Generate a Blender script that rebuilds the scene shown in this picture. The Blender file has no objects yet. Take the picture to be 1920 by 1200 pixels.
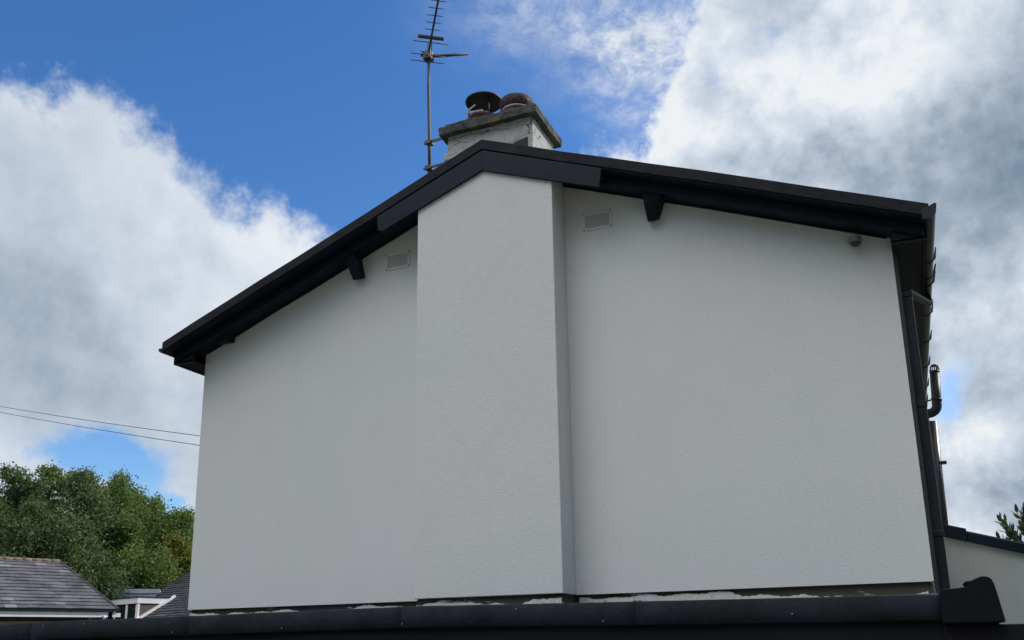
import bpy, bmesh, math, random
import numpy as np
from mathutils import Vector, Matrix
random.seed(7); rng = np.random.default_rng(7)
S = bpy.context.scene; COL = S.collection; R = math.radians

# ------------------------------------------------------------------ camera
yaw, pit, rol = R(-22.742316), R(14.229864), R(-0.973826)
F = Vector((math.sin(yaw)*math.cos(pit), math.cos(yaw)*math.cos(pit), math.sin(pit)))
Rt = Vector((math.cos(yaw), -math.sin(yaw), 0)); Up = Rt.cross(F)
R2 = Rt*math.cos(rol)+Up*math.sin(rol); U2 = -Rt*math.sin(rol)+Up*math.cos(rol)
cd = bpy.data.cameras.new('camera'); cam = bpy.data.objects.new('camera', cd); COL.objects.link(cam)
cam.matrix_world = Matrix(((R2.x, U2.x, -F.x, 7.41158), (R2.y, U2.y, -F.y, -8.07499), (R2.z, U2.z, -F.z, -0.43983), (0, 0, 0, 1)))
cd.sensor_width = 36; cd.sensor_fit = 'HORIZONTAL'; cd.lens = 1703.47/1920*36
cd.shift_x = -(972.128-960)/1920; cd.shift_y = (777.414-600)/1920
cd.clip_start = 0.05; cd.clip_end = 3000
S.camera = cam
S.render.resolution_x = 1024; S.render.resolution_y = 640
S.view_settings.view_transform = 'Standard'; S.view_settings.look = 'None'
S.view_settings.exposure = 0; S.view_settings.gamma = 1

# ------------------------------------------------------------------ sun
SUN_AZ, SUN_EL = 50.0, 37.0
sd = bpy.data.lights.new('sun', 'SUN'); sd.energy = 3.9; sd.angle = R(0.6); sd.color = (1, 0.93, 0.82)
so = bpy.data.objects.new('sun', sd); COL.objects.link(so)
tosun = Vector((math.sin(R(SUN_AZ))*math.cos(R(SUN_EL)), math.cos(R(SUN_AZ))*math.cos(R(SUN_EL)), math.sin(R(SUN_EL))))
so.rotation_euler = tosun.to_track_quat('Z', 'Y').to_euler(); so.location = (0, 0, 30)

# ------------------------------------------------------------------ world: sky with clouds laid out by azimuth and elevation
W = bpy.data.worlds.new('World'); S.world = W; W.use_nodes = True
nt = W.node_tree; N = nt.nodes; L = nt.links; N.clear()
def nd(t, **k):
    n = N.new(t)
    for a, b in k.items(): setattr(n, a, b)
    return n
def put(sock, v):
    if isinstance(v, (int, float)): sock.default_value = v
    elif isinstance(v, tuple): sock.default_value = v
    else: L.new(v, sock)
def M(op, a, b=0.0, c=0.0, clamp=False):
    n = nd('ShaderNodeMath', operation=op); n.use_clamp = clamp
    put(n.inputs[0], a); put(n.inputs[1], b); put(n.inputs[2], c); return n.outputs[0]
def ramp(fac, stops, interp='LINEAR'):
    n = nd('ShaderNodeValToRGB'); n.color_ramp.interpolation = interp
    e = n.color_ramp.elements
    while len(e) < len(stops): e.new(0.5)
    for i, (p, c) in enumerate(stops): e[i].position = p; e[i].color = c if len(c) == 4 else (*c, 1)
    L.new(fac, n.inputs[0]); return n.outputs[0]
def sstep(x, a, b):
    n = nd('ShaderNodeMapRange'); n.interpolation_type = 'SMOOTHSTEP'; put(n.inputs[0], x)
    n.inputs[1].default_value = a; n.inputs[2].default_value = b; return n.outputs[0]
tc = nd('ShaderNodeTexCoord'); dirv = tc.outputs['Generated']
sx = nd('ShaderNodeSeparateXYZ'); L.new(dirv, sx.inputs[0])
az0 = M('MULTIPLY', M('ARCTAN2', sx.outputs[0], sx.outputs[1]), 57.29578)
el0 = M('MULTIPLY', M('ARCSINE', sx.outputs[2]), 57.29578)
def noise(scale, detail=6, rough=0.55, off=(0, 0, 0), stretch=(1, 1, 1), rot=(0, 0, 0), dist=0.0):
    mp = nd('ShaderNodeMapping'); mp.inputs['Location'].default_value = off; mp.inputs['Scale'].default_value = stretch
    mp.inputs['Rotation'].default_value = rot
    L.new(dirv, mp.inputs[0])
    n = nd('ShaderNodeTexNoise'); n.inputs['Scale'].default_value = scale; n.inputs['Detail'].default_value = detail
    n.inputs['Roughness'].default_value = rough; n.inputs['Distortion'].default_value = dist
    L.new(mp.outputs[0], n.inputs[0]); return n.outputs['Fac'], n.outputs['Color']
n1, c1 = noise(7, 7, 0.58); n2, c2 = noise(16, 8, 0.6, (3, 1, 2)); n3, c3 = noise(3.5, 5, 0.55, (5, 0, 1)); n4, _ = noise(45, 7, 0.65, (1, 7, 2))
sh_ = (0.030*tosun.x, 0.030*tosun.y, 0.030*tosun.z)
n1s, _ = noise(7, 7, 0.58, (sh_[0]*1.3, sh_[1]*1.3, sh_[2]*1.3)); n2s, _ = noise(16, 8, 0.6, (3+sh_[0]*.6, 1+sh_[1]*.6, 2+sh_[2]*.6))
def cen(x, amp): return M('MULTIPLY', M('SUBTRACT', x, 0.5), amp)
sc1 = nd('ShaderNodeSeparateColor'); L.new(c1, sc1.inputs[0]); sc2 = nd('ShaderNodeSeparateColor'); L.new(c2, sc2.inputs[0])
az = M('ADD', az0, M('ADD', cen(sc1.outputs[0], 4.5), cen(sc2.outputs[0], 3)))
el = M('ADD', el0, M('ADD', cen(sc1.outputs[1], 4), cen(sc2.outputs[1], 2.6)))
def blobs(lst, azs, els):
    tot = None
    for (a, e, ra, re, amp) in lst:
        u = M('DIVIDE', M('SUBTRACT', azs, a), ra); v = M('DIVIDE', M('SUBTRACT', els, e), re)
        g = M('EXPONENT', M('MULTIPLY', M('ADD', M('MULTIPLY', u, u), M('MULTIPLY', v, v)), -1.0))
        g = M('MULTIPLY', g, amp); tot = g if tot is None else M('ADD', tot, g)
    return tot
# top edge of the cumulus as elevation over azimuth
EDGE = [(-75, 30), (-65.13, 27.46), (-55.52, 30.43), (-53.02, 31.19), (-50.0, 31.32), (-48.03, 30.58), (-46.4, 30.3), (-45.07, 28.32), (-43.83, 27.15), (-41.79, 26.5), (-40.08, 26.08), (-38.03, 25.97), (-35.92, 25.52), (-33.76, 23.91), (-30.1, 16.82), (-23.47, 16.84), (-20.1, 24.07), (-17.86, 29.88), (-15.8, 30.23), (-14.29, 30.67), (-12.83, 33.03), (-10.96, 35.48), (-9.24, 37.82), (-7.02, 40.75), (45, 50)]
fc = nd('ShaderNodeFloatCurve'); cu = fc.mapping.curves[0]
pts = [((a+75)/120, e/60) for a, e in EDGE]
while len(cu.points) < len(pts): cu.points.new(0.5, 0.5)
for p, q in zip(cu.points, pts): p.location = q; p.handle_type = 'AUTO'
fc.mapping.update()
L.new(M('DIVIDE', M('ADD', az, 75), 120), fc.inputs['Value'])
edge = M('MULTIPLY', fc.outputs[0], 60)
dA = M('SUBTRACT', edge, el)
dA = M('ADD', dA, M('ADD', cen(n2, 4.5), cen(n4, 3.4)))
holes = blobs([(-48.09, 11.4, 4.13, 1.45, 1.0), (-44.25, 8.68, 1.76, 0.87, 0.8), (-46.11, 9.99, 1.76, 1.45, 0.6), (3.08, 12.67, 1.25, 2.31, 0.56), (4.14, 14.67, 1.5, 0.87, 0.3), (-8.87, 34.07, 2.45, 1.74, 0.32), (-4.74, 35.47, 2.13, 1.16, 0.45)], az, el)
covA = sstep(dA, -1.0, 1.7)
covA = M('MULTIPLY', covA, M('SUBTRACT', 1.0, sstep(M('ADD', holes, M('ADD', cen(n2, 0.7), cen(n4, 0.5))), 0.22, 0.80)))
inA = M('MULTIPLY', sstep(az0, -95, -75), M('SUBTRACT', 1.0, sstep(az0, 30, 50)))
covA = M('MULTIPLY', covA, inA)
# thin high cloud on the right
ns, _ = noise(11, 9, 0.68, (2, 2, 0), (1.0, 1.0, 2.0), (0.3, 0.5, 0.9), 0.6)
nss, _ = noise(30, 8, 0.7, (4, 2, 0), (1.0, 1.0, 1.6), (0.3, 0.5, 0.9), 0.4)
veil = blobs([(-21.15, 38.17, 5.52, 2.31, 0.55), (-16.25, 35.37, 3.9, 2.6, 0.6), (-11.63, 36.41, 4.67, 3.47, 0.9), (-12.69, 32.42, 2.4, 2.31, 0.45)], az, el)
covB = M('MULTIPLY', veil, M('ADD', 0.22, M('MULTIPLY', sstep(M('ADD', M('MULTIPLY', ns, 0.6), M('MULTIPLY', nss, 0.4)), 0.36, 0.62), 0.85)), clamp=True)
covB = M('MULTIPLY', covB, inA)
# everywhere else: broken cloud
covC = M('MULTIPLY', sstep(M('ADD', n3, M('MULTIPLY', sx.outputs[1], -0.25)), 0.42, 0.56), M('SUBTRACT', 1.0, inA))
cov = M('MAXIMUM', M('MAXIMUM', covA, covB), covC)
# brightness of the cloud
br = blobs([(-52.82, 18.11, 5.18, 3.76, -0.26), (-50.23, 14.55, 6.58, 1.74, -0.14), (-37.16, 22.4, 6.26, 3.47, 0.25), (-44.4, 18.57, 3.97, 3.47, 0.18), (-41.65, 24.51, 3.82, 1.74, 0.15), (-48.48, 25.97, 5.15, 2.31, 0.08), (-45.11, 8.49, 3.51, 1.74, 0.15), (-52.24, 10.47, 2.35, 1.16, 0.15), (-5.8, 32.46, 7.89, 4.34, 0.28), (4.51, 33.81, 5.57, 3.18, 0.42), (-12.42, 31.18, 3.38, 1.74, 0.2), (-15.44, 30.05, 2.01, 0.58, 0.45), (0.2, 31.11, 4.06, 1.74, 0.12), (-10.27, 30.66, 2.35, 1.16, 0.15), (-7.93, 28.85, 2.31, 1.01, -0.18), (5.62, 25.24, 5.44, 4.92, -0.24), (8.81, 27.06, 4.55, 5.79, -0.24), (2.72, 21.64, 4.67, 2.6, -0.14), (8.35, 29.45, 1.66, 1.16, -0.05), (-2.25, 27.55, 3.59, 1.3, -0.24), (-0.03, 29.39, 1.99, 1.45, 0.1), (2.84, 27.03, 1.95, 1.74, -0.1), (6.36, 18.54, 3.66, 2.31, 0.12), (2.67, 14.41, 1.79, 1.01, 0.3), (4.47, 10.83, 2.06, 1.16, 0.35), (4.56, 7.37, 2.92, 1.74, -0.12), (2.99, 5.7, 2.33, 0.72, 0.15)], az, el)
rightw = sstep(az0, -34, -18)          # the bank on the right is more broken than the one on the left
tex = M('ADD', cen(n1, 0.36), M('ADD', cen(n2, 0.30), cen(n4, 0.16)))
br = M('ADD', br, M('MULTIPLY', tex, M('ADD', 0.48, M('MULTIPLY', rightw, 0.28))))
br = M('ADD', br, M('MULTIPLY', M('SUBTRACT', 1.0, sstep(dA, 0.5, 4.5)), 0.13))
relief = M('ADD', M('MULTIPLY', M('SUBTRACT', n1, n1s), 0.85), M('MULTIPLY', M('SUBTRACT', n2, n2s), 0.60))
br = M('ADD', br, M('MULTIPLY', relief, M('ADD', 0.40, M('MULTIPLY', rightw, 0.85))))
br = M('ADD', br, M('ADD', 0.60, M('MULTIPLY', covB, 0.14)), clamp=True)
ccol = ramp(br, [(0.0, (0.21, 0.29, 0.38)), (0.3, (0.34, 0.42, 0.52)), (0.6, (0.56, 0.64, 0.74)), (0.85, (0.76, 0.82, 0.90)), (1.0, (0.90, 0.93, 0.96))])
sky = nd('ShaderNodeTexSky', sky_type='NISHITA'); sky.sun_disc = False
sky.sun_elevation = R(SUN_EL); sky.sun_rotation = R(SUN_AZ); sky.air_density = 1.0; sky.dust_density = 0.3; sky.ozone_density = 3.0
hs = nd('ShaderNodeHueSaturation'); hs.inputs['Saturation'].default_value = 1.27; hs.inputs['Value'].default_value = 1.20; hs.inputs['Hue'].default_value = 0.507
L.new(sky.outputs[0], hs.inputs['Color'])
b1 = nd('ShaderNodeBackground'); L.new(hs.outputs[0], b1.inputs[0]); b1.inputs[1].default_value = 0.14
b2 = nd('ShaderNodeBackground'); 
# bright cloud added high behind the viewer to light the gable; low cloud dimmed
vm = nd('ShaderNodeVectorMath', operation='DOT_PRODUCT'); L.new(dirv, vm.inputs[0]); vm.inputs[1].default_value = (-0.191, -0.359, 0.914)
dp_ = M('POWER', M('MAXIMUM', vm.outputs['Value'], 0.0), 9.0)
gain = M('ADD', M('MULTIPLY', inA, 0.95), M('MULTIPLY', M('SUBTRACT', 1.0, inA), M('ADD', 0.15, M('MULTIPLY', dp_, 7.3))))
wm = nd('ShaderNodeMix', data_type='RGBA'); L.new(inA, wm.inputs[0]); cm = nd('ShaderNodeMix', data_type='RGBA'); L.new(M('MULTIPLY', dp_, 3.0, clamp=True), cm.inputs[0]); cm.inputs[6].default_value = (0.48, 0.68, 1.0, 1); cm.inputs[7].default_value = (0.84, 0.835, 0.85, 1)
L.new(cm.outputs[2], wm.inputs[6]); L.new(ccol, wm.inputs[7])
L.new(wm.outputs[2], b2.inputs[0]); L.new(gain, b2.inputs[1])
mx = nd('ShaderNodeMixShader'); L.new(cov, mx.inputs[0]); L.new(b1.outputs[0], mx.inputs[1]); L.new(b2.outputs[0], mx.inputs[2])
wo = nd('ShaderNodeOutputWorld'); L.new(mx.outputs[0], wo.inputs[0])

# ------------------------------------------------------------------ materials
def mat(name, col, rough=0.7, spec=0.5, build=None, metal=0.0):
    m = bpy.data.materials.new(name); m.use_nodes = True
    b = m.node_tree.nodes['Principled BSDF']
    b.inputs['Base Color'].default_value = (*col, 1); b.inputs['Roughness'].default_value = rough
    b.inputs['Specular IOR Level'].default_value = spec; b.inputs['Metallic'].default_value = metal
    if build: build(m.node_tree, b)
    return m
class G:      # small material graph helper
    def __init__(s, t): s.t = t
    def n(s, ty, **k):
        x = s.t.nodes.new(ty)
        for a, b in k.items(): setattr(x, a, b)
        return x
    def l(s, a, b): s.t.links.new(a, b)
    def coord(s, scale=(1, 1, 1)):
        tc = s.n('ShaderNodeTexCoord'); mp = s.n('ShaderNodeMapping'); mp.inputs['Scale'].default_value = scale
        s.l(tc.outputs['Object'], mp.inputs[0]); return mp.outputs[0]
    def noise(s, scale, detail=4, rough=0.55, stretch=(1, 1, 1), dist=0.0):
        n = s.n('ShaderNodeTexNoise'); n.inputs['Scale'].default_value = scale; n.inputs['Detail'].default_value = detail
        n.inputs['Roughness'].default_value = rough; n.inputs['Distortion'].default_value = dist
        s.l(s.coord(stretch), n.inputs[0]); return n.outputs['Fac']
    def ramp(s, f, stops):
        n = s.n('ShaderNodeValToRGB'); e = n.color_ramp.elements
        while len(e) < len(stops): e.new(0.5)
        for i, (p, c) in enumerate(stops): e[i].position = p; e[i].color = (*c, 1)
        s.l(f, n.inputs[0]); return n.outputs[0]
    def mix(s, f, a, b, mode='MIX'):
        n = s.n('ShaderNodeMix', data_type='RGBA', blend_type=mode)
        for i, v in ((0, f), (6, a), (7, b)):
            if isinstance(v, (int, float)): n.inputs[i].default_value = v
            elif isinstance(v, tuple): n.inputs[i].default_value = (*v, 1)
            else: s.l(v, n.inputs[i])
        return n.outputs[2]
    def bump(s, h, strength, dist, nrm=None):
        n = s.n('ShaderNodeBump'); n.inputs['Strength'].default_value = strength; n.inputs['Distance'].default_value = dist
        s.l(h, n.inputs['Height'])
        if nrm: s.l(nrm, n.inputs['Normal'])
        return n.outputs[0]
def two(name, ca, cb, scale, rough=0.7, bump=0.0, bscale=None, spec=0.5, stretch=(1, 1, 1), lo=0.35, hi=0.65, bdist=0.01):
    def f(t, b):
        g = G(t); n = g.noise(scale, 6, 0.6, stretch)
        g.l(g.ramp(n, [(lo, ca), (hi, cb)]), b.inputs['Base Color'])
        if bump: g.l(g.bump(g.noise(bscale or scale*4, 5, 0.6, stretch), bump, bdist), b.inputs['Normal'])
    return mat(name, ca, rough, spec, f)

def f_render(t, b):
    g = G(t)
    a = g.noise(0.55, 3, 0.5); c = g.noise(2.2, 5, 0.6, (1, 1, 0.7))
    base = g.ramp(a, [(0.42, (0.640, 0.675, 0.630)), (0.58, (0.690, 0.660, 0.665))])
    base = g.mix(0.5, base, g.ramp(c, [(0.3, (0.615, 0.612, 0.590)), (0.7, (0.680, 0.672, 0.648))]))
    fine = g.noise(55, 5, 0.7, (0.55, 1, 1.7)); 
    base = g.mix(0.26, base, g.ramp(fine, [(0.35, (0.48, 0.49, 0.49)), (0.65, (0.77, 0.77, 0.77))]))
    g.l(base, b.inputs['Base Color'])
    n1 = g.bump(g.noise(48, 6, 0.7, (0.7, 1, 1.4)), 0.24, 0.009)
    n2 = g.bump(fine, 0.36, 0.005, n1); g.l(n2, b.inputs['Normal'])
m_render = mat('fine_white_render', (0.62, 0.62, 0.62), 0.9, 0.25, f_render)
def f_paint(t, b):
    g = G(t); n = g.noise(3.0, 6, 0.6, (1, 1, 1))
    g.l(g.ramp(n, [(0.35, (0.0045, 0.009, 0.017)), (0.7, (0.009, 0.016, 0.028))]), b.inputs['Base Color'])
    r = g.n('ShaderNodeMapRange'); r.inputs[3].default_value = 0.38; r.inputs[4].default_value = 0.62; g.l(n, r.inputs[0]); g.l(r.outputs[0], b.inputs['Roughness'])
    g.l(g.bump(g.noise(14, 4, 0.6, (0.3, 1, 1)), 0.25, 0.006), b.inputs['Normal'])
m_black = mat('black_gloss_board_paint', (0.014, 0.017, 0.022), 0.5, 0.16, f_paint)
m_pvc = two('black_plastic', (0.006, 0.008, 0.012), (0.012, 0.015, 0.020), 5, 0.5, spec=0.3)
m_cap = two('dark_brown_verge_mortar', (0.008, 0.010, 0.014), (0.020, 0.019, 0.022), 6, 0.75, 0.4, 25, spec=0.2)
m_tile = two('dark_roof_tile', (0.045, 0.045, 0.05), (0.08, 0.078, 0.08), 4, 0.8, 0.4, 20)
def f_felt(t, b):
    g = G(t); a = g.noise(2.3, 6, 0.65); c = g.noise(120, 3, 0.7)
    k = g.ramp(a, [(0.35, (0.003, 0.005, 0.009)), (0.65, (0.012, 0.017, 0.025))])
    g.l(g.mix(g.ramp(c, [(0.60, (0, 0, 0)), (0.72, (0.45, 0.45, 0.45))]), k, (0.04, 0.046, 0.055)), b.inputs['Base Color'])
    g.l(g.bump(c, 0.7, 0.004, g.bump(g.noise(5, 4, 0.6), 0.6, 0.03)), b.inputs['Normal'])
m_felt = mat('black_roofing_felt', (0.01, 0.013, 0.018), 0.8, 0.3, f_felt)
m_felt_top = two('grey_roofing_felt', (0.05, 0.052, 0.055), (0.09, 0.09, 0.09), 2, 0.9, 0.5, 90)
m_void = mat('black_painted_shade', (0.006, 0.007, 0.010), 0.8, 0.2)  # black darkened further: shade of soffits and recesses put into the colour
def f_old(t, b):
    g = G(t); n = g.noise(4.5, 7, 0.65, (0.6, 1, 2)); n2 = g.noise(1.5, 4, 0.6)
    old = g.ramp(n2, [(0.35, (0.045, 0.042, 0.032)), (0.65, (0.085, 0.08, 0.06))])
    f = g.ramp(n, [(0.60, (0, 0, 0)), (0.63, (1, 1, 1))])
    g.l(g.mix(f, old, (0.48, 0.49, 0.47)), b.inputs['Base Color']); g.l(g.bump(n, 0.6, 0.01), b.inputs['Normal'])
m_old = mat('weathered_base_brick', (0.07, 0.065, 0.05), 0.9, 0.2, f_old)
def f_flake(t, b):
    g = G(t); n = g.noise(16, 7, 0.7, (0.35, 1, 1)); n2 = g.noise(60, 4, 0.6)
    f = g.ramp(n, [(0.38, (0, 0, 0)), (0.42, (1, 1, 1))])
    w = g.ramp(n2, [(0.3, (0.30, 0.31, 0.29)), (0.7, (0.52, 0.52, 0.50))])
    g.l(g.mix(f, (0.10, 0.10, 0.09), w), b.inputs['Base Color']); g.l(g.bump(n, 0.7, 0.01), b.inputs['Normal'])
m_flake = mat('flaking_white_paint', (0.55, 0.55, 0.53), 0.8, 0.3, f_flake)
def f_stack(t, b):
    g = G(t); n = g.noise(3.2, 8, 0.68, (1, 1, 1), 0.5); n2 = g.noise(9, 6, 0.7)
    w = g.ramp(n2, [(0.3, (0.30, 0.31, 0.30)), (0.7, (0.48, 0.49, 0.48))])
    f = g.ramp(n, [(0.59, (0, 0, 0)), (0.66, (1, 1, 1))])
    c = g.mix(f, w, (0.06, 0.06, 0.06))
    v = g.n('ShaderNodeTexVoronoi', feature='DISTANCE_TO_EDGE'); v.inputs['Scale'].default_value = 1.7
    mp = g.n('ShaderNodeMapping'); tcx = g.n('ShaderNodeTexCoord'); nn = g.n('ShaderNodeTexNoise'); nn.inputs['Scale'].default_value = 3; nn.inputs['Detail'].default_value = 5
    g.l(tcx.outputs['Object'], nn.inputs[0]); add = g.n('ShaderNodeVectorMath', operation='MULTIPLY_ADD')
    g.l(nn.outputs['Color'], add.inputs[0]); add.inputs[1].default_value = (0.5, 0.5, 0.5); mp.inputs['Scale'].default_value = (0.7, 0.7, 3.4); g.l(tcx.outputs['Object'], mp.inputs[0]); g.l(mp.outputs[0], add.inputs[2]); g.l(add.outputs[0], v.inputs['Vector'])
    cr = g.ramp(v.outputs['Distance'], [(0.006, (1, 1, 1)), (0.016, (0, 0, 0))])
    c = g.mix(cr, c, (0.05, 0.05, 0.045))
    g.l(c, b.inputs['Base Color']); g.l(g.bump(n, 0.8, 0.02), b.inputs['Normal'])
m_stack = mat('peeling_chimney_paint', (0.5, 0.5, 0.48), 0.85, 0.3, f_stack)
def f_conc(t, b):
    g = G(t); n = g.noise(9, 8, 0.72); n2 = g.noise(4, 5, 0.6)
    c = g.ramp(n, [(0.32, (0.028, 0.029, 0.030)), (0.52, (0.085, 0.085, 0.08)), (0.72, (0.20, 0.20, 0.18))])
    f = g.ramp(n2, [(0.60, (0, 0, 0)), (0.68, (1, 1, 1))])
    g.l(g.mix(f, c, (0.13, 0.13, 0.055)), b.inputs['Base Color']); g.l(g.bump(n, 1.0, 0.03), b.inputs['Normal'])
m_conc = mat('lichen_covered_concrete', (0.1, 0.1, 0.09), 0.95, 0.2, f_conc)
m_rust = two('rusty_red_clay', (0.032, 0.015, 0.017), (0.07, 0.032, 0.030), 9, 0.8, 0.5, 40)
m_darkmetal = two('dark_weathered_metal', (0.004, 0.006, 0.014), (0.010, 0.009, 0.015), 7, 0.6)
m_strap = mat('pale_strap_metal', (0.34, 0.29, 0.28), 0.6)
m_ali = two('weathered_aluminium', (0.02, 0.025, 0.035), (0.06, 0.065, 0.07), 8, 0.6)
m_mast = two('grey_galvanised_mast', (0.035, 0.038, 0.042), (0.10, 0.10, 0.09), 6, 0.6, lo=0.4, hi=0.75)
m_vent = two('off_white_vent_plastic', (0.64, 0.64, 0.62), (0.68, 0.67, 0.65), 8, 0.6)
m_ventdark = mat('grey_vent_mesh', (0.62, 0.62, 0.60), 0.9); m_screw = mat('dark_screw_head', (0.04, 0.04, 0.04), 0.6)
m_lens = mat('smoked_lamp_dome', (0.03, 0.035, 0.03), 0.2)
m_lampbody = mat('grey_lamp_body', (0.13, 0.14, 0.12), 0.5)
m_cable = mat('black_cable', (0.03, 0.035, 0.045), 0.6)
m_glass = mat('dark_window_glass', (0.012, 0.016, 0.018), 0.08, 0.6)
m_white = two('white_upvc', (0.74, 0.75, 0.76), (0.82, 0.82, 0.82), 3, 0.4)
m_whiteold = two('weathered_white_board', (0.50, 0.53, 0.56), (0.62, 0.64, 0.66), 3, 0.6)
m_buff = two('buff_stone_wall', (0.20, 0.16, 0.09), (0.34, 0.28, 0.17), 2.2, 0.9, 0.4, 18, stretch=(1, 1, 2))
m_buffdark = two('brown_brick_wall', (0.035, 0.025, 0.022), (0.07, 0.05, 0.045), 5, 0.9)
m_brown = two('brown_cladding', (0.07, 0.06, 0.05), (0.11, 0.095, 0.08), 6, 0.7, stretch=(6, 6, 0.5))
m_ground = two('rough_grass_and_gravel', (0.05, 0.07, 0.03), (0.16, 0.15, 0.12), 0.3, 0.95, 0.5, 8)
m_bark = two('brown_bark', (0.06, 0.05, 0.04), (0.11, 0.09, 0.07), 6, 0.9, 0.6, 20)
def tilemat(name, a, b_, c, rough=0.75):
    def f(t, b):
        g = G(t); oi = g.n('ShaderNodeNewGeometry')
        n = g.noise(1.3, 6, 0.65); n2 = g.noise(12, 5, 0.6)
        isl = g.ramp(oi.outputs['Random Per Island'], [(0.0, a), (0.6, b_), (0.93, b_), (1.0, c)])
        st = g.ramp(n, [(0.35, (0.65, 0.65, 0.65)), (0.7, (1.25, 1.25, 1.25))])
        c2 = g.mix(1.0, isl, st, 'MULTIPLY'); 
        g.l(g.mix(g.ramp(n2, [(0.62, (0, 0, 0)), (0.75, (0.6, 0.6, 0.6))]), c2, c), b.inputs['Base Color'])
        g.l(g.bump(n2, 0.5, 0.01), b.inputs['Normal'])
    return mat(name, b_, rough, 0.4, f)
m_bungtile = tilemat('grey_concrete_tiles', (0.07, 0.07, 0.078), (0.105, 0.105, 0.115), (0.24, 0.24, 0.25))
m_dormtile = tilemat('dark_grey_tiles', (0.03, 0.03, 0.036), (0.05, 0.05, 0.058), (0.09, 0.09, 0.10))
m_ridgetile = two('mossy_ridge_tiles', (0.10, 0.075, 0.055), (0.20, 0.16, 0.12), 5, 0.9, 0.6, 20)
def leafmat(name, dark, mid, light, tr=0.42):
    def f(t, b):
        g = G(t); oi = g.n('ShaderNodeNewGeometry')
        n = g.noise(0.9, 4, 0.6)
        c = g.ramp(oi.outputs['Random Per Island'], [(0.0, dark), (0.55, mid), (1.0, light)])
        c = g.mix(1.0, c, g.ramp(n, [(0.35, (0.7, 0.75, 0.7)), (0.65, (1.25, 1.2, 1.1))]), 'MULTIPLY')
        g.l(c, b.inputs['Base Color'])
        tb = g.n('ShaderNodeBsdfTranslucent'); g.l(c, tb.inputs[0]); ms = g.n('ShaderNodeMixShader'); ms.inputs[0].default_value = tr
        g.l(b.outputs[0], ms.inputs[1]); g.l(tb.outputs[0], ms.inputs[2])
        g.l(ms.outputs[0], t.nodes['Material Output'].inputs[0])
    return mat(name, mid, 0.6, 0.25, f)
m_leafA = leafmat('dark_green_leaves', (0.058, 0.098, 0.036), (0.105, 0.160, 0.060), (0.18, 0.24, 0.11))
m_leafB = leafmat('mid_green_leaves', (0.07, 0.12, 0.028), (0.13, 0.20, 0.050), (0.21, 0.28, 0.09))
m_leafC = leafmat('yellow_green_leaves', (0.09, 0.12, 0.018), (0.18, 0.20, 0.03), (0.28, 0.28, 0.06))
m_leafD = leafmat('glossy_dark_laurel_leaves', (0.018, 0.035, 0.018), (0.035, 0.06, 0.030), (0.07, 0.10, 0.05), 0.15)

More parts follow.
